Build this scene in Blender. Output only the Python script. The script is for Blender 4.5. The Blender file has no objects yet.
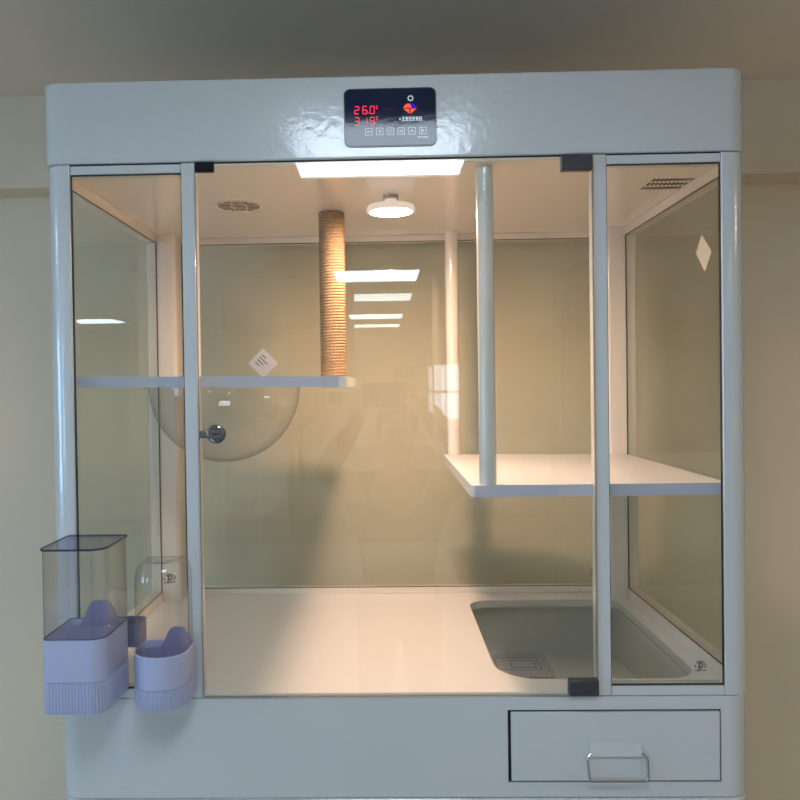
import bpy, bmesh, math, random
from mathutils import Vector, Matrix, noise
random.seed(5)
S = bpy.context.scene
C = S.collection
PI = math.pi
FLOOR = -1.20
CEIL = 1.345

# ------------------------------------------------------------------ materials
def nodes(name):
    m = bpy.data.materials.new(name); m.use_nodes = True
    return m, m.node_tree.nodes, m.node_tree.links

def pbr(name, col, rough=.5, metal=0, coat=0, bump=None, var=None, spec=.5):
    m, N, L = nodes(name)
    b = N['Principled BSDF']
    b.inputs['Base Color'].default_value = (*col, 1)
    b.inputs['Roughness'].default_value = rough
    b.inputs['Metallic'].default_value = metal
    b.inputs['Specular IOR Level'].default_value = spec
    if coat:
        b.inputs['Coat Weight'].default_value = coat
        b.inputs['Coat Roughness'].default_value = .10 if coat < 1 else .11; b.inputs['Coat IOR'].default_value = 1.5 if coat < 1 else 1.58
    tc = N.new('ShaderNodeTexCoord')
    if bump:
        scale, dist, strength = bump
        n = N.new('ShaderNodeTexNoise'); n.inputs['Scale'].default_value = scale
        n.inputs['Detail'].default_value = 3
        L.new(tc.outputs['Object'], n.inputs['Vector'])
        bp = N.new('ShaderNodeBump'); bp.inputs['Strength'].default_value = strength
        bp.inputs['Distance'].default_value = dist
        L.new(n.outputs['Fac'], bp.inputs['Height'])
        L.new(bp.outputs['Normal'], b.inputs['Normal'])
        if coat: L.new(bp.outputs['Normal'], b.inputs['Coat Normal'])
    if var:
        scale, amt = var
        n = N.new('ShaderNodeTexNoise'); n.inputs['Scale'].default_value = scale
        n.inputs['Detail'].default_value = 4
        L.new(tc.outputs['Object'], n.inputs['Vector'])
        r = N.new('ShaderNodeValToRGB')
        r.color_ramp.elements[0].position = .3; r.color_ramp.elements[1].position = .7
        r.color_ramp.elements[0].color = (*[c * (1 - amt) for c in col], 1)
        r.color_ramp.elements[1].color = (*[min(1, c * (1 + amt)) for c in col], 1)
        L.new(n.outputs['Fac'], r.inputs['Fac'])
        L.new(r.outputs['Color'], b.inputs['Base Color'])
    return m

def emit(name, col, strength):
    m, N, L = nodes(name)
    N.remove(N['Principled BSDF'])
    e = N.new('ShaderNodeEmission'); e.inputs['Color'].default_value = (*col, 1)
    e.inputs['Strength'].default_value = strength
    L.new(e.outputs[0], N['Material Output'].inputs['Surface'])
    return m

def clear(name, tint, f0=.045, edge=.95, rough=.0, power=5.0, edge_tint=None):
    """thin clear sheet: transparent + mirror by the angle of view"""
    m, N, L = nodes(name)
    N.remove(N['Principled BSDF'])
    t = N.new('ShaderNodeBsdfTransparent'); t.inputs['Color'].default_value = (*tint, 1)
    g = N.new('ShaderNodeBsdfGlossy'); g.inputs['Roughness'].default_value = rough
    lw = N.new('ShaderNodeLayerWeight'); lw.inputs['Blend'].default_value = .5
    p = N.new('ShaderNodeMath'); p.operation = 'POWER'; p.inputs[1].default_value = power
    L.new(lw.outputs['Facing'], p.inputs[0])
    ma = N.new('ShaderNodeMath'); ma.operation = 'MULTIPLY_ADD'
    ma.inputs[1].default_value = edge; ma.inputs[2].default_value = f0
    L.new(p.outputs[0], ma.inputs[0])
    if edge_tint:
        mx = N.new('ShaderNodeMix'); mx.data_type = 'RGBA'
        mx.inputs[6].default_value = (*tint, 1); mx.inputs[7].default_value = (*edge_tint, 1)
        p2 = N.new('ShaderNodeMath'); p2.operation = 'POWER'; p2.inputs[1].default_value = 3
        L.new(lw.outputs['Facing'], p2.inputs[0]); L.new(p2.outputs[0], mx.inputs[0])
        L.new(mx.outputs[2], t.inputs['Color'])
    ms = N.new('ShaderNodeMixShader')
    L.new(ma.outputs[0], ms.inputs[0]); L.new(t.outputs[0], ms.inputs[1]); L.new(g.outputs[0], ms.inputs[2])
    L.new(ms.outputs[0], N['Material Output'].inputs['Surface'])
    return m

M = dict(
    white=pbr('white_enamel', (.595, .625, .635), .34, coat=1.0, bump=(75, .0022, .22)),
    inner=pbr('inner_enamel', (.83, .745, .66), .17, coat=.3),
    floorwhite=pbr('floor_enamel', (.82, .79, .77), .35),
    shelf=pbr('white_board', (.76, .76, .77), .30),
    dark=pbr('dark_gap', (.006, .006, .006), .6),
    gasket=pbr('black_gasket', (.02, .018, .015), .5),
    clip=pbr('black_hinge_metal', (.006, .006, .008), .6, spec=.2),
    clipgrey=pbr('dark_grey_hinge_metal', (.045, .047, .055), .35),
    chrome=pbr('chrome', (.30, .31, .36), .16, metal=1),
    handle=pbr('handle_wire_metal', (.55, .57, .60), .22, metal=1),
    glass=clear('cabinet_glass', (.975, .98, .955), f0=.047),
    sideglass=clear('side_glass', (.97, .975, .95), f0=.040, edge=.38),
    acrylic=clear('clear_acrylic', (.985, .985, .985), f0=.06, edge=.65, edge_tint=(.74, .73, .72)),
    lid=clear('lavender_lid', (.80, .80, .88), f0=.05, edge=.38),
    rim=pbr('dark_navy_rim', (.035, .035, .10), .25),
    greyrim=pbr('smoke_rim', (.10, .10, .11), .25),
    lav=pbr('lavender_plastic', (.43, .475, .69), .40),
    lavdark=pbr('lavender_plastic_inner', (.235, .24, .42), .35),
    rope=pbr('sisal_rope', (.30, .205, .12), .9, bump=(900, .0012, .9), var=(300, .40), spec=.2),
    label=pbr('paper_label', (.95, .86, .85), .6),
    ink=pbr('ink', (.02, .02, .02), .6),
    blackstick=pbr('black_sticker', (.012, .012, .012), .5),
    paper=pbr('leaflet_paper', (.50, .49, .50), .6, var=(20, .05)),
    greyink=pbr('grey_ink', (.16, .16, .17), .6),
    panel=pbr('black_glass', (.006, .017, .05), .07, spec=.36, bump=(30, .0015, .12)),
    panelrim=pbr('panel_rim', (.01, .012, .015), .2),
    red=emit('red_led', (1, .03, .09), 2.2),
    pink=emit('pink_led', (1, .10, .16), 1.6),
    amber=emit('amber_led', (.8, .25, .12), .25),
    blue=emit('blue_led', (.03, .02, .95), .9),
    orange=emit('orange_led', (1, .10, .06), 1.3),
    whiteled=emit('white_led', (.75, .90, 1), 1.0),
    icon=emit('icon_led', (.72, .78, .95), 1.0),
    lampface=emit('lamp_glow', (1, .66, .475), 415),
    lampbody=emit('lamp_body', (1, .80, .68), .85),
    brass=pbr('lamp_thread', (.45, .40, .34), .3, metal=1),
    diffuser=emit('panel_glow', (.75, .88, 1.0), 13.8),
    warmdiffuser=emit('warm_fill_glow', (1, .84, .60), 15.5),
    alu=pbr('aluminium_frame', (.7, .7, .7), .4),
    wallm=pbr('beige_wall', (.77, .685, .53), .75, var=(1.3, .03)),
    ceilm=pbr('grey_ceiling', (.80, .71, .60), .85, var=(1.0, .04)),
    floorm=pbr('grey_floor', (.42, .40, .37), .5, var=(3, .1)),
    winframe=pbr('white_window_frame', (.8, .8, .8), .5),
    winglass=clear('window_glass', (.95, .97, .97)),
    cabw=pbr('pale_cabinet', (.70, .66, .58), .4),
    skin=pbr('skin', (.50, .31, .22), .5),
    hair=pbr('black_hair', (.01, .009, .008), .5),
    shirt=pbr('dark_knit', (.035, .035, .04), .9, bump=(60, .004, .6)),
    trouser=pbr('dark_trousers', (.02, .022, .03), .9),
    phone=pbr('dark_phone', (.02, .02, .025), .25),
)

# ------------------------------------------------------------------ mesh helpers
def B(): return bmesh.new()

def box(bm, x0, x1, y0, y1, z0, z1):
    v = [bm.verts.new((x, y, z)) for x in (x0, x1) for y in (y0, y1) for z in (z0, z1)]
    for f in ((0, 1, 3, 2), (4, 6, 7, 5), (0, 4, 5, 1), (2, 3, 7, 6), (0, 2, 6, 4), (1, 5, 7, 3)):
        bm.faces.new([v[i] for i in f])
    return bm

def rrect(x0, x1, y0, y1, r, n=8):
    """rounded rectangle, r a number or four radii (x0y0, x1y0, x1y1, x0y1)"""
    if not isinstance(r, (tuple, list)): r = (r,) * 4
    P = []
    for (cx, cy, a0, q) in ((x0, y0, PI, r[0]), (x1, y0, 1.5 * PI, r[1]), (x1, y1, 0, r[2]), (x0, y1, .5 * PI, r[3])):
        sx = 1 if cx == x0 else -1; sy = 1 if cy == y0 else -1
        ox, oy = cx + sx * q, cy + sy * q
        if q < 1e-6: P.append((cx, cy)); continue
        for k in range(n + 1):
            a = a0 + .5 * PI * k / n
            P.append((ox + q * math.cos(a), oy + q * math.sin(a)))
    return P

def loft(bm, rings, cap0=True, cap1=True):
    """rings: list of lists of 3D points with the same count"""
    vs = [[bm.verts.new(p) for p in r] for r in rings]
    n = len(vs[0])
    for a, b in zip(vs, vs[1:]):
        for i in range(n):
            j = (i + 1) % n
            bm.faces.new((a[i], a[j], b[j], b[i]))
    if cap0: bm.faces.new(vs[0][::-1])
    if cap1: bm.faces.new(vs[-1])
    return bm

def prism(bm, poly, z0, z1, axis='z'):
    """extrude a 2D polygon: axis z -> (x,y), axis y -> (x,z), axis x -> (y,z)"""
    def p(a, b, c):
        return {'z': (a, b, c), 'y': (a, c, b), 'x': (c, a, b)}[axis]
    return loft(bm, [[p(a, b, z0) for a, b in poly], [p(a, b, z1) for a, b in poly]])

def ringprism(bm, outer, inner, z0, z1, axis='z'):
    """tube wall between two outlines of the same count"""
    def p(a, b, c):
        return {'z': (a, b, c), 'y': (a, c, b), 'x': (c, a, b)}[axis]
    n = len(outer)
    V = [[bm.verts.new(p(a, b, z)) for a, b in q] for q, z in ((outer, z0), (outer, z1), (inner, z1), (inner, z0))]
    for k in range(4):
        a, b = V[k], V[(k + 1) % 4]
        for i in range(n):
            j = (i + 1) % n
            bm.faces.new((a[i], a[j], b[j], b[i]))
    return bm

def lathe(bm, prof, c, axis='z', n=32, cap=True):
    cx, cy, cz = c
    rings = []
    for r, h in prof:
        ring = []
        for k in range(n):
            a = 2 * PI * k / n
            u, v = r * math.cos(a), r * math.sin(a)
            ring.append({'z': (cx + u, cy + v, cz + h), 'y': (cx + u, cy + h, cz + v), 'x': (cx + h, cy + u, cz + v)}[axis])
        rings.append(ring)
    return loft(bm, rings, cap, cap)

def tube(bm, pts, r, n=10, closed=False):
    pts = [Vector(p) for p in pts]
    rings = []
    m = len(pts)
    up = None
    for i, p in enumerate(pts):
        if closed: t = pts[(i + 1) % m] - pts[i - 1]
        else: t = pts[min(i + 1, m - 1)] - pts[max(i - 1, 0)]
        t.normalize()
        if up is None: up = t.orthogonal().normalized()
        up = (up - t * up.dot(t)).normalized()
        s = t.cross(up)
        rings.append([p + r * (math.cos(2 * PI * k / n) * up + math.sin(2 * PI * k / n) * s) for k in range(n)])
    if closed: rings.append(rings[0])
    loft(bm, rings, not closed, not closed)
    if closed: bmesh.ops.remove_doubles(bm, verts=bm.verts, dist=1e-6)
    return bm

def fillet(pts, r, n=5):
    """round the inner corners of an open 3D polyline"""
    pts = [Vector(p) for p in pts]; out = [pts[0]]
    for a, b, c in zip(pts, pts[1:], pts[2:]):
        d1 = (a - b).normalized(); d2 = (c - b).normalized()
        p0, p2 = b + d1 * r, b + d2 * r
        for k in range(n + 1):
            t = k / n
            out.append((1 - t) ** 2 * p0 + 2 * t * (1 - t) * b + t * t * p2)
    out.append(pts[-1]); return out

def link(name, bm, mat, parent=None, smooth=35, bevel=0, seg=2, kind=None, label=None):
    bmesh.ops.recalc_face_normals(bm, faces=bm.faces)
    me = bpy.data.meshes.new(name); bm.to_mesh(me); bm.free()
    o = bpy.data.objects.new(name, me); C.objects.link(o)
    mats = mat if isinstance(mat, (list, tuple)) else [mat]
    for m in mats: me.materials.append(m)
    if smooth:
        for p in me.polygons: p.use_smooth = True
        me.set_sharp_from_angle(angle=math.radians(smooth))
    if bevel:
        b = o.modifiers.new('bevel', 'BEVEL'); b.width = bevel; b.segments = seg
        b.limit_method = 'ANGLE'; b.angle_limit = math.radians(50)
        b.harden_normals = False
    if parent is not None:
        o.parent = parent
        if parent.type == 'EMPTY':
            o.matrix_parent_inverse = Matrix.Translation(-parent.location)
    if kind: o['kind'] = kind
    if label: o['label'] = label
    return o

def thing(name, label, cat, loc, group=None):
    o = bpy.data.objects.new(name, None); C.objects.link(o); o.location = loc
    o.empty_display_size = .1
    o['label'] = label; o['category'] = cat
    if group: o['group'] = group
    return o

def tag(o, label, cat, group=None):
    o['label'] = label; o['category'] = cat
    if group: o['group'] = group
    return o

def struct(name, bm, mat, **k): return link(name, bm, mat, kind='structure', **k)

# ------------------------------------------------------------------ the room
XL, XR, YB, YW = -4.2, 4.6, -9.4, .86
struct('floor', box(B(), XL - .15, XR + .15, YB - .15, YW + .15, FLOOR - .1, FLOOR), M['floorm'])
struct('ceiling', box(B(), XL - .15, XR + .15, YB - .15, YW + .15, CEIL, CEIL + .1), M['ceilm'])
bm = box(B(), XL - .15, XR + .15, YW, YW + .15, FLOOR, CEIL)
struct('wall_behind_cabinet', bm, M['wallm'])
struct('trim_ceiling_beam', box(B(), XL, XR, .75, YW, 1.097, CEIL), M['wallm'])
# right wall
struct('wall_right', box(B(), XR, XR + .15, YB, YW, FLOOR, CEIL), M['wallm'])
# left wall with two unseen windows, added to bring in cool light
def wall_x(x0, x1, wins):
    bm = B(); y = YB
    for (a, b, z0, z1) in wins:
        box(bm, x0, x1, y, a, FLOOR, CEIL); box(bm, x0, x1, a, b, FLOOR, z0); box(bm, x0, x1, a, b, z1, CEIL); y = b
    box(bm, x0, x1, y, YW, FLOOR, CEIL)
    return bm
LW = [(-5.6, -4.2, -.2, .95), (-2.6, -1.2, -.2, .95)]
struct('wall_left', wall_x(XL - .15, XL, LW), M['wallm'])
# far wall with a mirrored window and two panes added for pale reflections
FW = [(.66, 1.08, .04, .86), (.12, .57, .36, .86), (-.90, -.53, .26, .74)]
bm = B(); x = XL
for (a, b, z0, z1) in sorted(FW):
    box(bm, x, a, YB - .15, YB, FLOOR, CEIL); box(bm, a, b, YB - .15, YB, FLOOR, z0); box(bm, a, b, YB - .15, YB, z1, CEIL); x = b
box(bm, x, XR, YB - .15, YB, FLOOR, CEIL)
struct('wall_far', bm, M['wallm'])
M['pale_pane'] = clear('pale_pane_glass', (.22, .195, .15))  # tinted pane standing in for lit displays mirrored in the glass
def window(n, x0, x1, y0, y1, z0, z1, pale_pane=False):
    bm = B(); t = .035
    alongx = (x1 - x0) > (y1 - y0)
    def bar(a0, a1, c0, c1):
        if alongx: box(bm, a0, a1, y0 + .03, y1 - .03, c0, c1)
        else: box(bm, x0 + .03, x1 - .03, a0, a1, c0, c1)
    a0, a1 = (x0, x1) if alongx else (y0, y1)
    bar(a0, a0 + t, z0, z1); bar(a1 - t, a1, z0, z1); bar(a0 + t, a1 - t, z0, z0 + t); bar(a0 + t, a1 - t, z1 - t, z1)
    m = (z0 * .5 + z1 * .5); bar(a0 + t, a1 - t, m - t / 2, m + t / 2)
    f = struct('window_%d' % n, bm, M['winframe'])
    bm = B()
    if alongx: box(bm, a0 + t, a1 - t, (y0 + y1) / 2, (y0 + y1) / 2 + .004, z0 + t, z1 - t)
    else: box(bm, (x0 + x1) / 2, (x0 + x1) / 2 + .004, a0 + t, a1 - t, z0 + t, z1 - t)
    g = link('pane', bm, M['pale_pane' if pale_pane else 'winglass'], f)
for i, (a, b, z0, z1) in enumerate(FW): window(i + 1, a, b, YB - .15, YB, z0, z1, i > 0)
for i, (a, b, z0, z1) in enumerate(LW): window(i + 4, XL - .15, XL, a, b, z0, z1)

# ceiling panel lights in a grid down the room
def ceiling_light(loc):
    t = thing('ceiling_light', '', 'ceiling light', loc, 'panel lights on the room ceiling')
    w, d = .292, .297
    bm = B(); ringprism(bm, rrect(-w - .015, w + .015, -d - .015, d + .015, .004, 2), rrect(-w, w, -d, d, .004, 2), -.03, 0)
    f = link('light_frame', bm, M['alu'], None); f.parent = t
    dfz = link('diffuser', box(B(), -w, w, -d, d, -.024, -.018), M['diffuser'], None); dfz.parent = t
    return t
first = None
for iy, y in enumerate((-1.245, -4.17, -7.4)):
    for ix, x in enumerate((-3.25, -.02 - .03 * iy, 3.05)):
        if ix == 2 and iy == 2: continue
        if first is None:
            first = o = ceiling_light((x, y, CEIL))
        else:
            o = first.copy(); C.objects.link(o); o.location = (x, y, CEIL)
            for ch in first.children:
                c = ch.copy(); C.objects.link(c); c.parent = o
        if ix == 2:  # right column made warm and stronger to add warm light on the right wall
            wc = [c for c in o.children if c.name.startswith('diffuser')][0]
            wc.data = wc.data.copy(); wc.data.materials[0] = M['warmdiffuser']
        o['label'] = 'square white panel light on the ceiling, %s row from the cabinet, %s column' % (
            ('first', 'second', 'third')[iy], ('left', 'middle', 'right')[ix])

# ------------------------------------------------------------------ the display cabinet
CAB = thing('display_cabinet', 'white metal and glass pet display cabinet with lit interior and two shelves', 'display cabinet', (0, .3, FLOOR))
D = .69
def part(name, bm, mat, **k): return link(name, bm, M[mat] if isinstance(mat, str) else mat, CAB, **k)

# header
hd = B()
prism(hd, rrect(-.618, .6145, -.002, D, .036, 10), .9415, 1.084)
header = part('header', hd, 'white', bevel=.003)
part('header_seam', prism(B(), rrect(-.610, .608, .004, D - .004, .034, 10), .9385, .9415), 'dark')
# base fascia, with the drawer opening left free
bs = B()
DX0, DX1, DZ0, DZ1 = .1885, .5575, -.1510, -.0240
r = .040
def quarter(cx, cy, a0, rr, n=10): return [(cx + rr * math.cos(a0 + .5 * PI * k / n), cy + rr * math.sin(a0 + .5 * PI * k / n)) for k in range(n + 1)]
# three closed sides and the rounded front corners as one wall
xo0, xo1, t = -.6075, .6135, .02
outer = quarter(xo1 - r, r, 1.5 * PI, r) + quarter(xo1 - r, D - r, 0, r) + quarter(xo0 + r, D - r, .5 * PI, r) + quarter(xo0 + r, r, PI, r)
inner = quarter(xo1 - r, r, 1.5 * PI, r - t) + quarter(xo1 - r, D - r, 0, r - t) + quarter(xo0 + r, D - r, .5 * PI, r - t) + quarter(xo0 + r, r, PI, r - t)
n = len(outer)
V = [[bs.verts.new((a, b, z)) for a, b in q] for q, z in ((outer, -.177), (outer, -.001), (inner, -.001), (inner, -.177))]
for k in range(4):
    a, b = V[k], V[(k + 1) % 4]
    for i in range(n - 1): bs.faces.new((a[i], a[i + 1], b[i + 1], b[i]))
box(bs, xo0 + r, DX0, 0, t, -.177, -.001)
box(bs, DX1, xo1 - r, 0, t, -.177, -.001)
box(bs, DX0, DX1, 0, t, DZ1, -.001)
box(bs, DX0, DX1, 0, t, -.177, DZ0)
part('base_fascia', bs, 'white')
part('base_bottom', prism(B(), rrect(-.60, .606, .006, D - .006, .036, 8), -.1765, -.170), 'inner')
# lower cabinet body under the base
lb = prism(B(), rrect(-.607, .6145, 0, D, .04, 10), FLOOR + .06, -.1795)
part('lower_body', lb, 'white', bevel=.004)
part('plinth', prism(B(), rrect(-.57, .57, .03, D - .03, .03, 6), FLOOR, FLOOR + .06), 'dark')
part('base_seam', prism(B(), rrect(-.60, .606, .006, D - .006, .036, 8), -.1795, -.177), 'dark')

# corner posts
Z0, Z1 = .0005, .9400
YB2, XS, YP = .665, .585, .600          # back pane, side rail face, back post face
for sx in (-1, 1):
    xo, xi = sx * .6135, sx * .566
    a, b = min(xo, xi), max(xo, xi)
    rr = (.034, .002, .002, .002) if sx < 0 else (.002, .034, .002, .002)
    oc = rrect(a, b, 0, .040, rr, 10)
    # an L-shaped section: thin web beside the window, full depth outside
    oc = [(sx * max(sx * q[0], .5875), q[1]) if q[1] > .02 else q for q in oc]
    if sx < 0: k0 = max(i for i, q in enumerate(oc) if q[1] < .02 and q[0] > -.57); oc = oc[:k0 + 1] + [(-.566, .0085), (-.5875, .0085)] + oc[k0 + 1:]
    else: k0 = max(i for i, q in enumerate(oc) if q[1] > .02); oc = oc[:k0 + 1] + [(.5875, .0085), (.566, .0085)] + oc[k0 + 1:]
    part('front_post', prism(B(), oc, Z0, Z1), 'white')
    xi = sx * .540
    a, b = min(xo, xi), max(xo, xi)
    rr = (.006, .010, .006, .045) if sx < 0 else (.010, .006, .045, .006)
    part('back_post', prism(B(), rrect(a, b, YP, .685, rr, 6), Z0, Z1), 'inner')
    # posts beside the door
    a, b = sorted((sx * .3462, sx * .3693))
    part('door_post', box(B(), a, b, .0, .03, Z0, Z1), 'white', bevel=.0012)
    # front rails of the narrow side windows
    a, b = sorted((sx * .3703, sx * .565))
    part('top_rail', box(B(), a, b, .001, .03, .9236, .9385), 'white', bevel=.0008)
    part('bottom_rail', box(B(), a, b, .001, .03, .0005, .0165), 'white', bevel=.0008)
    # side rails
    a, b = sorted((sx * XS, sx * .6135))
    part('side_top_rail', box(B(), a, b, .041, YP - .001, .913, .9335), 'inner')
    part('side_bottom_rail', box(B(), a, b, .041, YP - .001, .0065, .031), 'inner')
    # side pane with its black gasket
    a, b = sorted((sx * (XS + .003), sx * (XS + .007)))
    part('side_pane', box(B(), a, b, .040, YP + .001, .0305, .9135), 'sideglass', smooth=0)
    a, b = sorted((sx * (XS + .0008), sx * (XS + .0028)))
    part('side_gasket', ringprism(B(), rrect(.0405, YP - .001, .0313, .9127, .001, 1), rrect(.042, YP - .0025, .0328, .9112, .001, 1), a, b, 'x'), 'gasket', smooth=0)
    # narrow front pane and gasket
    a, b = sorted((sx * .3695, sx * .5658))
    part('front_pane', box(B(), a, b, .010, .014, .0168, .9232), 'glass', smooth=0)
    part('front_gasket', ringprism(B(), rrect(a, b, .0168, .9234, .0008, 1), rrect(a + .0014, b - .0014, .0182, .9220, .0008, 1), .004, .009, 'y'), 'gasket', smooth=0)
# back rails, back pane
part('back_top_rail', box(B(), -.539, .539, YB2 - .003, .685, .9185, .9335), 'inner')
part('back_bottom_rail', box(B(), -.539, .539, YB2 - .003, .685, .0065, .0225), 'inner')
part('back_pane', box(B(), -.539, .539, YB2 - .0005, YB2 + .0035, .022, .919), 'glass', smooth=0)
part('back_gasket', ringprism(B(), rrect(-.539, .539, .0228, .9182, .001, 1), rrect(-.5376, .5376, .0240, .9170, .001, 1), YB2 - .0028, YB2 - .0008, 'y'), 'gasket', smooth=0)

# inner ceiling with a round grille and three rows of slots
part('inner_ceiling', prism(B(), rrect(-.598, .598, .0035, .68, (.030, .030, .02, .02), 5), .934, .9383), 'inner')
gx, gy = -.323, .303
bm = B(); rr = .050
lathe(bm, [(rr, .9325), (rr, .9339)], (gx, gy, 0), n=40)
grille = part('air_grille', bm, pbr('grille_metal', (.66, .60, .54), .4))
bm = B()
for i in range(-3, 4):
    y = gy + i * .0125
    half = math.sqrt(max(0, .045 ** 2 - (i * .0125) ** 2))
    for (u0, u1) in ((-1, -.36), (-.30, .32), (.38, 1)):
        u0s, u1s = u0 + .05 * (i % 2), u1 + .04 * (i % 2)
        a, b = gx + max(-1, u0s) * half, gx + min(1, u1s) * half
        if b - a > .006: prism(bm, rrect(a, b, y - .0030, y + .0030, .0025, 3), .9318, .9325)
link('grille_slot', bm, pbr('grille_shade', (.16, .12, .09), .8), grille)['kind'] = 'stuff'
bm = B()
for rix in range(3):
    for c in range(10):
        x = .505 + c * .0080; y = .157 + rix * .0310
        prism(bm, [(x - .0021, y - .0085), (x + .0021, y - .0085), (x + .0021, y + .0085), (x - .0021, y + .0085)], .9330, .9339)
part('vent_slot', bm, 'dark')['kind'] = 'stuff'

# floor panel with the rounded opening over the drawer
def with_hole(outer, inner, z0, z1):
    bm = B()
    loops = []
    for q in (outer, inner):
        vs = [bm.verts.new((a, b, z1)) for a, b in q]
        for i in range(len(vs)): bm.edges.new((vs[i], vs[(i + 1) % len(vs)]))
    bmesh.ops.triangle_fill(bm, edges=bm.edges[:], use_beauty=True)
    g = bmesh.ops.extrude_face_region(bm, geom=bm.faces[:])
    bmesh.ops.translate(bm, verts=[v for v in g['geom'] if isinstance(v, bmesh.types.BMVert)], vec=(0, 0, z0 - z1))
    return bm
hole = rrect(.184, .552, .064, .591, (.080, .060, .045, .050), 10)
fl = part('floor_panel', with_hole(rrect(-.598, .598, .0045, .68, (.030, .030, .02, .02), 5), hole, -.012, .006), 'floorwhite')
M['tray'] = pbr('grey_tray', (.60, .61, .55), .4)
fl.data.materials.append(M['tray'])
for p in fl.data.polygons:
    if abs(p.normal.z) < .5 and .17 < p.center.x < .565 and .05 < p.center.y < .60: p.material_index = 1

# drawer: front, tray, handle
dr = part('drawer', box(B(), DX0 + .0055, DX1 - .0025, -.002, .016, DZ0 + .003, DZ1 - .0035), 'white', bevel=.001)
bm = B(); tx0, tx1 = .150, .5545
box(bm, tx0, tx1, .022, .635, -.1410, -.1370)
box(bm, tx0, tx0 + .003, .022, .635, -.1370, -.014); box(bm, tx1 - .003, tx1, .022, .635, -.1370, -.014)
box(bm, tx0 + .003, tx1 - .003, 0.022, .025, -.1370, -.03); box(bm, tx0 + .003, tx1 - .003, .632, .635, -.1370, -.014)
link('drawer_tray', bm, M['tray'], dr)
link('drawer_gap', ringprism(B(), rrect(DX0 + .0003, DX1 - .0003, DZ0 + .0003, DZ1 - .0003, .001, 1), rrect(DX0 + .006, DX1 - .003, DZ0 + .004, DZ1 - .004, .001, 1), .003, .012, 'y'), M['dark'], dr, smooth=0)
bm = B()
# label-holder plate: flat back plate, folded hood
box(bm, .329, .4185, -.0035, -.002, -.143, -.081)
prism(bm, [(-.0035, -.083), (-.0085, -.101), (-.0085, -.1035), (-.0035, -.1035)], .329, .4185, 'x')
link('handle_plate', bm, M['white'], dr, bevel=.0006)
bm = B()
pts = fillet([(.3315, -.006, -.0985), (.3235, -.009, -.1035), (.3265, -.015, -.1425), (.4265, -.015, -.1425), (.4275, -.009, -.1035), (.4175, -.006, -.0985)], .006)
tube(bm, pts, .0022, 10)
link('handle_wire', bm, M['handle'], dr)
# shelves
sl = rrect(-.583, -.086, .019, .599, (.002, .014, .006, .004), 5)
shelfL = part('left_shelf', with_hole(sl, [(-.354 + .150 * math.cos(2 * PI * k / 48), .285 + .150 * math.sin(2 * PI * k / 48)) for k in range(48)], .5475, .5665), 'shelf')
for v in shelfL.data.vertices: v.co.z -= .0125 * (v.co.x + .32)
M['cool_edge'] = pbr('painted_cool_light', (.50, .53, .68), .4)  # cool room light on the shelf fronts, painted as a bluish strip
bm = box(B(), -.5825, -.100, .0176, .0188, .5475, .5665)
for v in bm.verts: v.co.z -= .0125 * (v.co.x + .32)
link('cool_light_strip', bm, M['cool_edge'], shelfL)
bm = B(); R = .157
prof = []
for k in range(0, 19):
    a = .5 * PI * k / 18
    prof.append((max(.002, R * math.sin(a)), -R * math.cos(a)))
prof.append((R + .009, .0)); prof.append((R + .009, .002)); 
lathe(bm, prof, (-.354, .285, .5470), n=64, cap=False)
bmesh.ops.holes_fill(bm, edges=[e for e in bm.edges if e.is_boundary and all(v.co.z < .45 for v in e.verts)], sides=64)
link('sleeping_bowl', bm, M['acrylic'], shelfL, label='clear acrylic half-sphere bowl')
srp = rrect(.1325, .5835, .019, .650, (.006, .002, .004, .006), 4)
for i_, q_ in enumerate(srp):
    if q_[0] > .535 and q_[1] > .59: srp[i_] = (q_[0], .598)
shelfR = part('right_shelf', prism(B(), srp, .3465, .3675), 'shelf')
link('cool_light_strip', box(B(), .1385, .583, .0176, .0188, .3465, .3675), M['cool_edge'], shelfR)

# scratching post wound with sisal rope
bm = B(); rings = []; n = 36; zb, zt = .5638, .9338
turns = 58; step = 6
for i in range(turns * step + 1):
    z = zb + (zt - zb) * i / (turns * step)
    ring = []
    for k in range(n):
        a = 2 * PI * k / n
        ph = (i / step - k / n)
        rad = .0270 + .0028 * abs(math.sin(PI * ph)) + .0006 * noise.noise((9 * math.cos(a), 9 * math.sin(a), z * 160))
        ring.append((-.1305 + rad * math.cos(a), .388 + rad * math.sin(a), z))
    rings.append(ring)
loft(bm, rings)
part('scratching_post', bm, 'rope', smooth=60, label='scratching post wound with brown sisal rope')
# support poles
bm = lathe(B(), [(.0152, .3678), (.0152, .9338)], (.1640, .036, 0), n=32)
part('support_pole', bm, 'white')
bm = lathe(B(), [(.0163, .3678), (.0163, .9338)], (.1580, .630, 0), n=32)
part('support_pole', bm, 'inner')

# heat lamp
lx, ly, lz = .000, .240, .9015
lamp = part('heat_lamp', lathe(B(), [(.012, .030), (.012, .022), (.020, .016), (.047, .011), (.0495, .006), (.0495, .0), (.044, -.0015)], (lx, ly, lz), n=40, cap=True), 'lampbody')
link('lamp_socket', lathe(B(), [(.0145, .024), (.0160, .026), (.0160, .0323)], (lx, ly, lz), n=24), M['brass'], lamp)
bm = B(); lathe(bm, [(.043, -.0018), (.030, -.0042), (.010, -.0055)], (lx, ly, lz), n=40)
link('lamp_diffuser', bm, M['lampface'], lamp)

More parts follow.
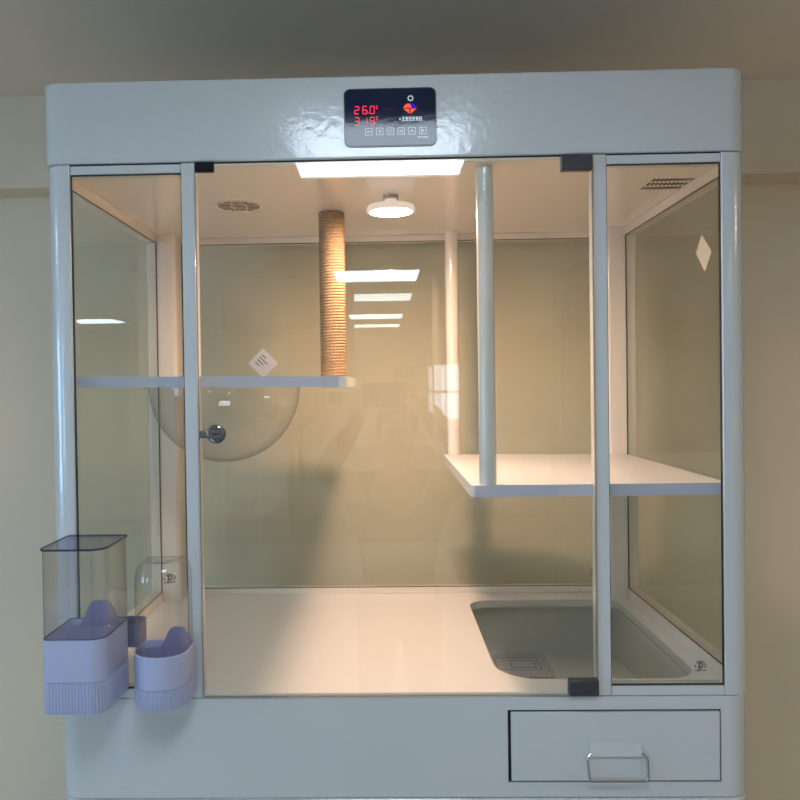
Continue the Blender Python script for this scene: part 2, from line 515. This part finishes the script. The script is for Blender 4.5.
# glass door with clips and lock
door = part('glass_door', box(B(), -.3435, .3440, -.0035, .0015, .0035, .9355), 'glass', smooth=0)
bm = B()
M['gedge'] = pbr('polished_glass_edge', (.30, .26, .20), .2)
bm.free()
for a, b in ((-.3448, -.3436), (.3441, .3453)): link('door_edge', box(B(), a, b, -.0037, .0017, .0035, .9355), M['gedge'], door, smooth=0)
link('door_edge', box(B(), -.3435, .3440, -.0037, .0017, .0022, .0034), pbr('door_bottom_seal', (.30, .26, .22), .3), door, smooth=0)
link('door_clip', box(B(), -.3435, -.3110, -.008, .0035, .9225, .9380), M['clip'], door, bevel=.001, label='black magnetic corner plate')
for (a, b, c, d) in ((.2905, .3435, .9115, .9380), (.2940, .3455, .0030, .0310)):
    bm = box(B(), a, b, -.0105, .006, c, d)
    link('door_hinge', bm, M['clipgrey'], door, bevel=.002)
lk = link('door_lock', lathe(B(), [(.0165, -.0036), (.0165, -.0085), (.0150, -.0105), (.0128, -.0112), (.0122, -.0092), (.0100, -.0092), (.0092, -.0105), (.0040, -.0110)], (-.3135, 0, .4655), 'y', 32), M['chrome'], door)
link('key_slot', box(B(), -.3205, -.3065, -.0114, -.0105, .4645, .4665), M['dark'], lk, smooth=0)
# lock_tongue reaches the post
link('lock_tongue', box(B(), -.3440, -.3285, -.0095, -.0037, .459, .4715), M['chrome'], door, bevel=.001)

# ---- control panel on the header
px0, px1, pz0, pz1 = -.0825, .0775, .960, 1.0605
def rr3(q, y): return [(a, y, b) for a, b in q]
bm = loft(B(), [rr3(rrect(px0, px1, pz0, pz1, .011, 6), -.002), rr3(rrect(px0, px1, pz0, pz1, .011, 6), -.0045)])
cp = part('control_panel', bm, 'panelrim')
bm = loft(B(), [rr3(rrect(px0 + .0018, px1 - .0018, pz0 + .0018, pz1 - .0018, .0098, 6), -.0042), rr3(rrect(px0 + .0018, px1 - .0018, pz0 + .0018, pz1 - .0018, .0098, 6), -.0052)])
link('screen', bm, M['panel'], cp)
PW, PH = px1 - px0, pz1 - pz0
def P(u, v):  # fraction of the panel from its upper left corner -> x, z
    return px0 + PW * u, pz1 - PH * v
YF, YK = -.0052, -.0057
def quad(bm, pts):
    loft(bm, [[(a, YF, b) for a, b in pts], [(a, YK, b) for a, b in pts]])
def seg(bm, x, z, w, h, on, t=.0009):
    """seven-segment digit; x,z lower left"""
    g = t * .5
    S7 = {'a': ((x + g, z + h), (x + w - g, z + h)), 'b': ((x + w, z + h - g), (x + w, z + h / 2 + g)),
          'c': ((x + w, z + h / 2 - g), (x + w, z + g)), 'd': ((x + g, z), (x + w - g, z)),
          'e': ((x, z + h / 2 - g), (x, z + g)), 'f': ((x, z + h - g), (x, z + h / 2 + g)), 'g': ((x + g, z + h / 2), (x + w - g, z + h / 2))}
    for s in on:
        (ax, az), (bx, bz) = S7[s]
        if ax == bx: quad(bm, [(ax - t / 2, bz), (ax + t / 2, bz), (ax + t / 2, az), (ax - t / 2, az)])
        else: quad(bm, [(ax, az - t / 2), (bx, az - t / 2), (bx, az + t / 2), (ax, az + t / 2)])
DG = {'0': 'abcdef', '1': 'bc', '2': 'abged', '3': 'abgcd', '6': 'afgedc', '9': 'abcdfg', '8': 'abcdefg', '7': 'abc', 'C': 'afed'}
def degree(bm, x, z, mini):
    seg(bm, x, z, mini * .7, mini, 'afed', .0008)
def row(name, v, chars, mat):
    bm = B()
    for u, ch in chars:
        x, z = P(u, v)
        if ch == '.': quad(bm, [(x, z), (x + .0013, z), (x + .0013, z + .0013), (x, z + .0013)])
        elif ch == 'o': degree(bm, x, z + .0085, .0045)
        else: seg(bm, x, z, .0072, .0128, DG[ch])
    link(name, bm, M[mat], cp, smooth=0)
row('temperature_digit', .435, [(.118, '2'), (.205, '6'), (.262, '.'), (.285, '0'), (.352, 'o')], 'red')
row('time_digit', .625, [(.118, '3'), (.205, '1'), (.285, '9'), (.352, 'o')], 'pink')
bm = B()
for k in range(6):
    x, z = P(.43 + .018 * k, .365); quad(bm, [(x, z), (x + .0018, z), (x + .0018, z + .0007), (x, z + .0007)])
for k in range(5):
    x, z = P(.43 + .02 * k, .565); quad(bm, [(x, z), (x + .0018, z), (x + .0018, z + .0007), (x, z + .0007)])
link('indicator_dash', bm, M['amber'], cp, smooth=0)
# gem icon: facets
def gem(parts, name, mat):
    bm = B()
    for poly in parts:
        cxp = sum(p[0] for p in poly) / len(poly); czp = sum(p[1] for p in poly) / len(poly)
        q = []
        for a, b in poly:
            a = cxp + (a - cxp) * .86; b = czp + (b - czp) * .86
            q.append(P(.638 + a * .155, .275 + b * .185))
        quad(bm, q)
    link(name, bm, M[mat], cp, smooth=0)
gem([[(0, .42), (.22, 0), (.36, .42)], [(.22, 0), (.5, 0), (.36, .42)], [(.36, .42), (.5, 0), (.64, .42)],
     [(0, .46), (.48, .46), (.48, 1)], [(.52, .46), (1, .46), (.52, 1)]], 'gem_icon', 'orange')
gem([[(.5, 0), (.78, 0), (.64, .42)], [(.78, 0), (1, .42), (.64, .42)]], 'gem_facet', 'blue')
bm = B(); sx_, sz_ = P(.722, .185)
for k in range(8):
    a = 2 * PI * k / 8
    d = Vector((math.cos(a), math.sin(a))); pz = Vector((-d.y, d.x)) * .00075
    c = Vector((sx_, sz_)); p0 = c + d * .0030; p1 = c + d * .0053
    quad(bm, [tuple(p0 - pz), tuple(p1 - pz), tuple(p1 + pz), tuple(p0 + pz)])
link('sun_icon', bm, M['whiteled'], cp, smooth=0)
# one line of small glowing characters beside the buttons, strokes only
bm = B(); rnd = random.Random(3)
for k in range(7):
    x, z = P(.590 + .037 * k, .565); w, h = .0047, .0056
    if k == 0:
        quad(bm, [(x + .001, z + h * .5), (x + .003, z + h * .15), (x + .004, z + h * .3), (x + .0025, z + h * .5), (x + .004, z + h * .7), (x + .003, z + h * .85)]); continue
    for zz in (0, .5, 1): quad(bm, [(x, z + h * zz - .0004), (x + w, z + h * zz - .0004), (x + w, z + h * zz + .0004), (x, z + h * zz + .0004)])
    for xx in ((.1, .9), (.5,), (.3, .8))[k % 3]: quad(bm, [(x + w * xx - .0004, z), (x + w * xx + .0004, z), (x + w * xx + .0004, z + h), (x + w * xx - .0004, z + h)])
link('caption_strokes', bm, M['whiteled'], cp, smooth=0)
for k in range(6):
    x, z = P(.268 + .1165 * k, .745); h = .0062
    bm = B()
    ringprism(bm, rrect(x - h, x + h, z - h, z + h, .0012, 3), rrect(x - h + .0008, x + h - .0008, z - h + .0008, z + h - .0008, .0009, 3), YK, YF, 'y')
    if k == 0: quad(bm, [(x - .003, z - .0008), (x + .003, z - .0008), (x + .003, z + .0008), (x - .003, z + .0008)])
    elif k == 1:
        for s in (-.002, 0, .002): quad(bm, [(x - .0018, z + s - .0004), (x + .0018, z + s - .0004), (x + .0018, z + s + .0004), (x - .0018, z + s + .0004)])
    elif k == 2:
        for a, b in ((-1, -1), (1, -1), (1, 1), (-1, 1)): quad(bm, [(x + a * .0017 - .0008, z + b * .0017 - .0008), (x + a * .0017 + .0008, z + b * .0017 - .0008), (x + a * .0017 + .0008, z + b * .0017 + .0008), (x + a * .0017 - .0008, z + b * .0017 + .0008)])
    elif k == 3:
        quad(bm, [(x - .003, z - .0005), (x + .003, z - .0005), (x + .003, z + .0005), (x - .003, z + .0005)])
        for s in (-.0018, .0018): quad(bm, [(x + s - .0004, z - .003), (x + s + .0004, z - .003), (x + s + .0004, z + .003), (x + s - .0004, z + .003)])
    elif k == 4:
        quad(bm, [(x - .0028, z - .0014), (x - .002, z - .002), (x, z + .0012), (x + .002, z - .002), (x + .0028, z - .0014), (x, z + .0024)])
    else:
        for s in (-.0022, 0, .0022): quad(bm, [(x - .0028, z + s - .0006), (x + .0028 - abs(s), z + s - .0006), (x + .0028 - abs(s), z + s + .0006), (x - .0028, z + s + .0006)])
    link('button', bm, M['icon'], cp, smooth=0)
bm = B()
for k in range(4):
    x, z = P(.795 + .03 * k, .865); quad(bm, [(x, z), (x + .0032, z), (x + .0032, z + .0026), (x + .0016, z + .0016), (x, z + .0026)])
link('button_caption', bm, M['icon'], cp, smooth=0)

# ---- stickers and glass marks
def diamond_label(c, s, y):
    x, z = c
    bm = B(); prism(bm, [(x + s, z), (x, z + s), (x - s, z), (x, z - s)], y, y + .0006, 'y')
    return bm
lab = part('price_label', diamond_label((-.331, .609), .0385, YB2 - .0012), 'label', smooth=0, label='white diamond-set paper label')
bm = B()
ux, uz = math.cos(-PI / 4), math.sin(-PI / 4)   # text runs down to the right
vx, vz = -uz, ux
for rix, (o0, ln) in enumerate(((-.016, .010), (-.017, .024), (-.017, .016), (-.017, .012))):
    d = .014 - rix * .0085
    q = o0; rnd = random.Random(rix)
    while q < o0 + ln:
        w = rnd.uniform(.0015, .004)
        P4 = [(-.331 + ux * a + vx * b, .609 + uz * a + vz * b) for a, b in ((q, d - .0014), (q + w, d - .0014), (q + w, d + .0014), (q, d + .0014))]
        prism(bm, P4, YB2 - .0017, YB2 - .0012, 'y'); q += w + .0012
link('label_text', bm, M['ink'], lab, smooth=0)
part('warning_label', diamond_label((-.522, .8620), .017, YB2 - .0012), 'blackstick', smooth=0, label='small black diamond sticker')
bm = B(); prism(bm, [(.142 + .036, .795), (.150, .790 + .037), (.142 - .036, .787), (.136, .790 - .036)], XS + .0072, XS + .0077, 'x')
part('side_label', bm, 'label', smooth=0, label='white diamond sticker on the right side glass')

def mark(T, s, parent, mat='ink'):
    """printed oval safety mark: T maps 2D mark coordinates to 3D, facing out by the third"""
    bm = B()
    def strip(pts, w, closed=False):
        pts = [Vector(p) for p in pts]; L_, R_ = [], []
        m = len(pts)
        for i, p in enumerate(pts):
            t = (pts[(i + 1) % m] - pts[i - 1]) if closed else (pts[min(i + 1, m - 1)] - pts[max(i - 1, 0)])
            t.normalize(); nrm = Vector((-t.y, t.x)) * w * .5
            L_.append(p + nrm); R_.append(p - nrm)
        vl = [bm.verts.new(T(p.x * s, p.y * s)) for p in L_]; vr = [bm.verts.new(T(p.x * s, p.y * s)) for p in R_]
        for i in range(m if closed else m - 1):
            j = (i + 1) % m; bm.faces.new((vl[i], vl[j], vr[j], vr[i]))
    # oval ring, broken left and right, with the letter inside
    for a0, a1 in ((.62, 2.5), (3.0, 3.9), (4.25, 5.2), (5.5, 6.75)):
        strip([(1.0 * math.cos(a0 + (a1 - a0) * k / 10), .72 * math.sin(a0 + (a1 - a0) * k / 10)) for k in range(11)], .15)
    strip([(-.45, .38), (-.2, .38), (.2, .38), (.42, .25), (.5, 0), (.42, -.25), (.2, -.38), (-.2, -.38), (-.45, -.38)], .2)
    strip([(-.12, .38), (-.12, -.38)], .22)
    # the small line of letters below
    xs = -.95
    for wd, hh in ((.1, .3), (.1, .22), (.22, .3), (.22, .3), (.1, .3), (.3, .12), (.16, .3), (.16, .22)):
        strip([(xs + wd / 2, -1.0 - hh / 2), (xs + wd / 2, -1.0 + hh / 2)], wd); xs += wd + .09
    return link('glass_mark', bm, M[mat], parent, smooth=0)
side_r = [o for o in bpy.data.objects if o.name.startswith('front_pane') and o.data.vertices[0].co.x > 0][0]
mark(lambda a, b: (.5265 + a, .0095, .0495 + b), .0092, side_r)
back_p = bpy.data.objects['back_pane']
mark(lambda a, b: (.5175 + a, YB2 - .0010, .0575 + b), .0100, back_p)

# ------------------------------------------------------------------ leaflet lying in the drawer
bm = B(); box(bm, .236, .375, .420, .616, -.1368, -.1358)
lf = link('leaflet', bm, M['paper'], smooth=0)
tag(lf, 'grey printed leaflet lying in the drawer tray, seen through the floor opening', 'leaflet')
def rectline(x0, x1, y0, y1, w=.002):
    link('printed_frame', ringprism(B(), rrect(x0, x1, y0, y1, .0005, 1), rrect(x0 + w, x1 - w, y0 + w, y1 - w, .0005, 1), -.1358, -.1355), M['greyink'], lf, smooth=0)
rectline(.245, .350, .500, .585); rectline(.280, .340, .515, .565)
bm = B()
for k in range(7):
    box(bm, .285 + k * .012, .293 + k * .012, .445, .452, -.1358, -.1355)
link('printed_line', bm, M['greyink'], lf, smooth=0)

# ------------------------------------------------------------------ feeders hung on the left front
def ribbed(poly, pitch, amp):
    """resample an outline finely and press ribs into it"""
    pts = [Vector(p) for p in poly]; m = len(pts); segs = []; tot = 0
    for i in range(m):
        l = (pts[(i + 1) % m] - pts[i]).length; segs.append((tot, l)); tot += l
    n = int(tot / pitch) * 4; out = []
    cx = sum(p.x for p in pts) / m; cy = sum(p.y for p in pts) / m
    i = 0
    for k in range(n):
        s = tot * k / n
        while i < m - 1 and s > segs[i][0] + segs[i][1]: i += 1
        a, b = pts[i], pts[(i + 1) % m]
        f = (s - segs[i][0]) / max(segs[i][1], 1e-9)
        p = a.lerp(b, f); t = (b - a).normalized(); nn = Vector((t.y, -t.x))
        out.append(tuple(p + nn * (amp if k % 4 < 2 else 0)))
    return out
def inset(x0, x1, y0, y1, r, d, n=8):
    rr_ = [max(.001, q - d) for q in r]
    return rrect(x0 + d, x1 - d, y0 + d, y1 - d, rr_, n)

bx0, bx1, by0, by1 = -.577, -.4745, -.125, -.004
br = (.012, .026, .006, .006)
F1 = thing('food_dispenser', 'large square lavender food dispenser with clear hopper and flat dark-rimmed lid', 'pet feeder', (-.526, -.06, .02))
bm = B()
zr_, zm, zb_ = .1435, .0755, .0235
o_ = inset(bx0, bx1, by0, by1, br, 0); i_ = inset(bx0, bx1, by0, by1, br, .003)
ringprism(bm, o_, i_, zm, zr_)
prism(bm, inset(bx0, bx1, by0, by1, br, .0032), zm, zm + .002)
link('feeder_body', bm, M['lav'], F1)
rb = ribbed(inset(bx0, bx1, by0, by1, br, .0008), .0052, .0013)
bm = B(); loft(bm, [[(a * .985 + (-.526) * .015, b * .985 - .06 * .015, zb_) for a, b in rb], [(a, b, zb_ + .003) for a, b in rb], [(a, b, zm - .0008) for a, b in rb]])
link('ribbed_base', bm, M['lav'], F1)
# inner sloped tray and the wavy back plate with a hump
def hump_poly(x0, x1, z0, zl, zh, c, w, zrr):
    P_ = [(x0, z0), (x1, z0)]
    top = []
    for k in range(25):
        u = k / 24; x = x0 + (x1 - x0) * u
        b = math.exp(-((u - c) / w) ** 4)
        e = zl + (zrr - zl) * u
        top.append((x, e + (zh - e) * b))
    return P_ + top[::-1]
bm = B(); prism(bm, hump_poly(bx0 + .004, bx1 - .004, zm + .003, .131, .1775, .55, .30, .135), -.0125, -.0085, 'y')
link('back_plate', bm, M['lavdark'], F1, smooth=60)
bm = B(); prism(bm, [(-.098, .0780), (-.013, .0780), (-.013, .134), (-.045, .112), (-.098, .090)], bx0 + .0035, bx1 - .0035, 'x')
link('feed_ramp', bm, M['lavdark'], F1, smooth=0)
# hopper of clear acrylic, its lower edge dark, its lid dark-rimmed
zt_ = .2865
o_ = inset(bx0, bx1, by0, by1, br, .0006); i_ = inset(bx0, bx1, by0, by1, br, .0030)
hp = link('hopper', ringprism(B(), o_, i_, zr_ + .0005, zt_), M['acrylic'], F1, smooth=40)
def rimline(poly, z, r_): return tube(B(), [(a, b, z) for a, b in poly], r_, 6, True)
link('hopper_edge', rimline(inset(bx0, bx1, by0, by1, br, .0008), zr_ + .0008, .0010), M['greyrim'], hp)
for (a, b) in ((bx0 + .0015, by0 + .010), (bx1 - .0015, by1 - .004)):
    link('hopper_edge', tube(B(), [(a, b, zr_ + .001), (a, b, zt_)], .0006, 6), M['greyrim'], hp)
lid_o = inset(bx0, bx1, by0, by1, br, -.0015)
ld = link('lid', loft(B(), [[(a, b, zt_ + .0005) for a, b in lid_o], [(a, b, zt_ + .0055) for a, b in lid_o]]), M['lid'], F1)
link('lid_rim', rimline(lid_o, zt_ + .0028, .0016), M['rim'], ld)
# trough inside the cabinet, behind the glass
q = rrect(-.558, -.462, .0165, .075, (.002, .002, .02, .02), 6); qi = rrect(-.555, -.465, .0195, .072, (.002, .002, .018, .018), 6)
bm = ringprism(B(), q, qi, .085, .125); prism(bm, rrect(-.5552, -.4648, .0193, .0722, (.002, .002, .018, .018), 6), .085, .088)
tag(link('feeding_trough', bm, M['lavdark']), 'lavender feeding trough inside the glass behind the square food dispenser', 'trough')

sx0, sx1, sy0, sy1 = -.4465, -.3535, -.102, -.004
sr = (.044, .044, .012, .012)
F2 = thing('water_dispenser', 'small round-fronted lavender pet water dispenser with clear bottle, beside the square feeder', 'pet feeder', (-.40, -.05, .018))
bm = B(); zr2_, zm2, zb2 = .1045, .0520, .0180
o_ = inset(sx0, sx1, sy0, sy1, sr, 0); i_ = inset(sx0, sx1, sy0, sy1, sr, .003)
ringprism(bm, o_, i_, zm2, zr2_)
prism(bm, inset(sx0, sx1, sy0, sy1, sr, .0032), zm2, zm2 + .002)
link('feeder_body', bm, M['lav'], F2)
rb = ribbed(inset(sx0, sx1, sy0, sy1, sr, .0008), .0042, .0011)
bm = B(); loft(bm, [[(-.40 + (a + .40) * .98, -.05 + (b + .05) * .98, zb2) for a, b in rb], [(a, b, zb2 + .003) for a, b in rb], [(a, b, zm2 - .0008) for a, b in rb]])
link('ribbed_base', bm, M['lav'], F2)
bm = B(); prism(bm, hump_poly(sx0 + .004, sx1 - .004, zm2 + .003, .092, .1300, .66, .26, .098), -.0120, -.0085, 'y')
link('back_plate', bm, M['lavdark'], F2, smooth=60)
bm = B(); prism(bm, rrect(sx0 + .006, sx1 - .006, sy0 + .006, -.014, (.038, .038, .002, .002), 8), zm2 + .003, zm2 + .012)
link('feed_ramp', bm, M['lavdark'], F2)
# bottle: straight sides, domed shoulder, dished top
rings = []
for (d, z) in ((.0035, zm2 + .02), (.0035, .222), (.0045, .236), (.0085, .2485), (.015, .2555), (.022, .2570), (.030, .2540), (.034, .2530)):
    q = inset(sx0, sx1, sy0, sy1, (.042, .042, .018, .018), d, 8)
    rings.append([(a, b, z) for a, b in q])
bt = link('bottle', loft(B(), rings, False, True), M['acrylic'], F2, smooth=60)
link('bottle_edge', rimline(inset(sx0, sx1, sy0, sy1, sr, .0028), zr2_ + .0005, .0008), pbr('pale_rim', (.6, .6, .72), .2), bt)
cxm, zmk = -.376, .2375
mark(lambda a, b: (cxm + a, sy0 + .0031 + (a * a * 9 if False else 0) + max(0, (cxm + a + .40)) ** 2 * 12 - .0012, zmk - .0015 + b), .0080, bt)
# ------------------------------------------------------------------ far side of the room (mirrored in the glass)
def storage(x, label):
    t = thing('storage_cabinet', label, 'cabinet', (x, YB + .24, FLOOR), 'storage cabinets along the far wall')
    def ad(n_, bm_, m_, p=t):
        o = link(n_, bm_, M[m_]); o.parent = p; return o
    ad('body', box(B(), -.48, .48, -.22, .2, 0, 1.35), 'cabw')
    for s in (-1, 1):
        d = ad('door', box(B(), min(s * .005, s * .475), max(s * .005, s * .475), .201, .222, .08, 1.33), 'winframe')
        ad('handle', box(B(), s * .05 - .01, s * .05 + .01, .222, .245, .62, .80), 'alu', d)
    return t
sc = None
for i, (x, w) in enumerate(((-1.75, 'under the left window edge'), (-.70, 'second from the left, behind the person'), (1.65, 'right of the far window'), (2.75, 'at the right end'))):
    if sc is None: sc = o = storage(x, '')
    else:
        o = sc.copy(); C.objects.link(o); o.location = (x, YB + .24, FLOOR)
        for ch in sc.children:
            c = ch.copy(); C.objects.link(c); c.parent = o
            for g in ch.children:
                d = g.copy(); C.objects.link(d); d.parent = c
    o['label'] = 'pale two-door storage cabinet against the far wall, %s' % w

# ------------------------------------------------------------------ the photographer (mirrored faintly in the glass)
def skin(name, verts, edges, mat, root=0, parent=None, sub=2):
    me = bpy.data.meshes.new(name)
    me.from_pydata([v[:3] for v in verts], edges, []); me.update()
    o = bpy.data.objects.new(name, me); C.objects.link(o)
    md = o.modifiers.new('skin', 'SKIN'); md.use_smooth_shade = True
    if not me.skin_vertices: bpy.context.view_layer.objects.active = o
    sv = me.skin_vertices[0].data if me.skin_vertices else None
    if sv:
        for i, v in enumerate(verts):
            rr_ = v[3]; sv[i].radius = rr_ if isinstance(rr_, tuple) else (rr_, rr_)
        sv[root].use_root = True
    s = o.modifiers.new('sub', 'SUBSURF'); s.levels = s.render_levels = sub
    me.materials.append(mat)
    if parent: o.parent = parent
    return o
PX, PY = .035, -1.76      # standing spot
V_, E_ = [], []
def vv(x, y, z, r_, prev=None):
    V_.append((x, y, z, r_)); i = len(V_) - 1
    if prev is not None: E_.append((prev, i))
    return i
pel = vv(PX, PY - .05, -.28, (.15, .10))
wa = vv(PX, PY - .06, -.12, (.135, .095), pel)
ch_ = vv(PX, PY - .05, .06, (.165, .11), wa)
nk0 = vv(PX, PY - .03, .18, (.09, .075), ch_)
nk = vv(PX, PY - .015, .235, .052, nk0)
jaw = vv(PX, PY + .01, .30, (.060, .070), nk)
hdv = vv(PX, PY - .005, .375, (.075, .092), jaw)
crn = vv(PX, PY - .01, .425, (.066, .080), hdv)
nose0 = vv(PX, PY + .085, .335, .012, jaw)
body_hands = []
for s in (-1, 1):
    hip = vv(PX + s * .085, PY - .05, -.36, .085, pel)
    kn = vv(PX + s * .10, PY - .02, -.74, .056, hip)
    an = vv(PX + s * .105, PY - .06, -1.13, .040, kn)
    ft = vv(PX + s * .115, PY + .05, -1.165, .033, an)
    vv(PX + s * .12, PY + .13, -1.172, .026, ft)
    sh = vv(PX + s * .185, PY - .045, .135, .052, ch_)
    el = vv(PX + s * .285, PY + .10, .215, .042, sh)
    wr = vv(PX + s * .150, PY + .235, .425, .030, el)
    pm = vv(PX + s * .125 - .05, PY + .292, .485, (.036, .018), wr)
    for k, (dz, ln) in enumerate(((.030, .052), (.012, .058), (-.006, .054), (-.022, .044))):
        a = vv(PX + s * .118 - .05, PY + .322, .492 + dz, .009, pm)
        b = vv(PX + s * .108 - .05, PY + .352, .494 + dz, .0085, a)
        c = vv(PX + s * (.108 - ln * .45) - .05, PY + .3625, .494 + dz, .0078, b)
    a = vv(PX + s * .100 - .05, PY + .300, .520, .0105, pm)
    vv(PX + s * .075 - .05, PY + .312, .532, .0095, a)
person = skin('person', V_, E_, M['skin'])
tag(person, 'person in a dark knitted top holding a phone up with both hands', 'person')
V_, E_ = [], []
a = vv(PX, PY - .05, -.33, (.170, .125)); b = vv(PX, PY - .06, -.12, (.155, .115), a); c = vv(PX, PY - .05, .06, (.180, .125), b); d = vv(PX, PY - .03, .165, (.105, .09), c)
for s in (-1, 1):
    e = vv(PX + s * .19, PY - .045, .135, .066, c); f = vv(PX + s * .285, PY + .10, .215, .055, e); g = vv(PX + s * .165, PY + .222, .400, .040, f)
skin('jumper', V_, E_, M['shirt'], parent=person)
V_, E_ = [], []
a = vv(PX, PY - .05, -.30, (.158, .112))
for s in (-1, 1):
    h = vv(PX + s * .088, PY - .05, -.38, .096, a); k = vv(PX + s * .10, PY - .02, -.74, .070, h); vv(PX + s * .105, PY - .06, -1.10, .056, k)
skin('trousers', V_, E_, M['trouser'], parent=person)
bm = B(); bmesh.ops.create_uvsphere(bm, u_segments=28, v_segments=18, radius=1)
for v in bm.verts:
    v.co = Vector((PX + v.co.x * .086, PY - .025 + v.co.y * .098, .392 + v.co.z * .090))
bmesh.ops.delete(bm, geom=[v for v in bm.verts if v.co.y > PY + .03 and v.co.z < .425 or v.co.z < .315], context='VERTS')
link('hair', bm, M['hair'], person)
for s in (-1, 1):
    link('ear', lathe(B(), [(.004, -.006), (.020, -.004), (.022, .003), (.010, .006)], (PX + s * .079, PY - .01, .345), 'x', 14), M['skin'], person)
    link('eye', lathe(B(), [(.003, .006), (.010, .003), (.012, 0)], (PX + s * .030, PY + .072, .355), 'y', 12), M['hair'], person)
link('mouth', box(B(), PX - .022, PX + .022, PY + .076, PY + .086, .292, .299), pbr('lips', (.35, .12, .11), .5), person, bevel=.003)
# the phone held just behind the lens point
phx = -.015
bm = loft(B(), [rr3(rrect(phx - .078, phx + .078, .470, .5585, .012, 6), -1.386), rr3(rrect(phx - .078, phx + .078, .470, .5585, .012, 6), -1.394)])
ph = link('smartphone', bm, M['phone'])
tag(ph, 'dark smartphone held level in both hands of the person', 'phone')
for k in range(2):
    link('lens', lathe(B(), [(.007, 0), (.007, .002), (.005, .002)], (phx + .02 + .022 * k, -1.386, .515), 'y', 16), M['panelrim'], ph)

# ------------------------------------------------------------------ light and sky
w = bpy.data.worlds.new('sky'); S.world = w; w.use_nodes = True
bg = w.node_tree.nodes['Background']
bg.inputs['Color'].default_value = (.72, .86, 1, 1); bg.inputs['Strength'].default_value = 5.0
def area(name, loc, rot, sx, sy, e, col):
    l = bpy.data.lights.new(name, 'AREA'); l.shape = 'RECTANGLE'; l.size = sx; l.size_y = sy; l.energy = e; l.color = col
    o = bpy.data.objects.new(name, l); C.objects.link(o); o.location = loc; o.rotation_euler = rot
    return o
# daylight lamps added outside the left windows to cool the left wall
for (a, b, z0, z1) in LW:
    area('daylight_fill', (XL - .35, (a + b) / 2, (z0 + z1) / 2), (0, -PI / 2, 0), 1.1, 1.4, 44, (.16, .50, 1))

# ------------------------------------------------------------------ camera
cam = bpy.data.cameras.new('camera'); co = bpy.data.objects.new('camera', cam); C.objects.link(co)
yaw, pit, rol = -.0224, -.0130, -.0142
def mat3(rows): return Matrix(rows)
c, s = math.cos(yaw), math.sin(yaw); A_ = mat3(((c, -s, 0), (s, c, 0), (0, 0, 1)))
c, s = math.cos(pit), math.sin(pit); B_ = mat3(((1, 0, 0), (0, c, s), (0, -s, c)))
c, s = math.cos(rol), math.sin(rol); C_ = mat3(((c, 0, s), (0, 1, 0), (-s, 0, c)))
R3 = C_ @ B_ @ A_           # world -> (right, forward, up)
right, fwd, up = R3[0], R3[1], R3[2]
m = Matrix(((right[0], up[0], -fwd[0]), (right[1], up[1], -fwd[1]), (right[2], up[2], -fwd[2]))).to_4x4()
m.translation = (-.0231, -1.3697, .5457)
co.matrix_world = m
cam.sensor_width = 36; cam.sensor_height = 36; cam.sensor_fit = 'HORIZONTAL'
cam.lens = 785 / 800 * 36
cam.shift_x = 35.5 / 800; cam.shift_y = -3.7 / 800
cam.clip_start = .005
S.camera = co
S.view_settings.view_transform = 'Standard'
S.view_settings.look = 'None'
S.view_settings.exposure = 0
S.cycles.transparent_max_bounces = 32
S.cycles.max_bounces = 12
S.cycles.sample_clamp_indirect = 6
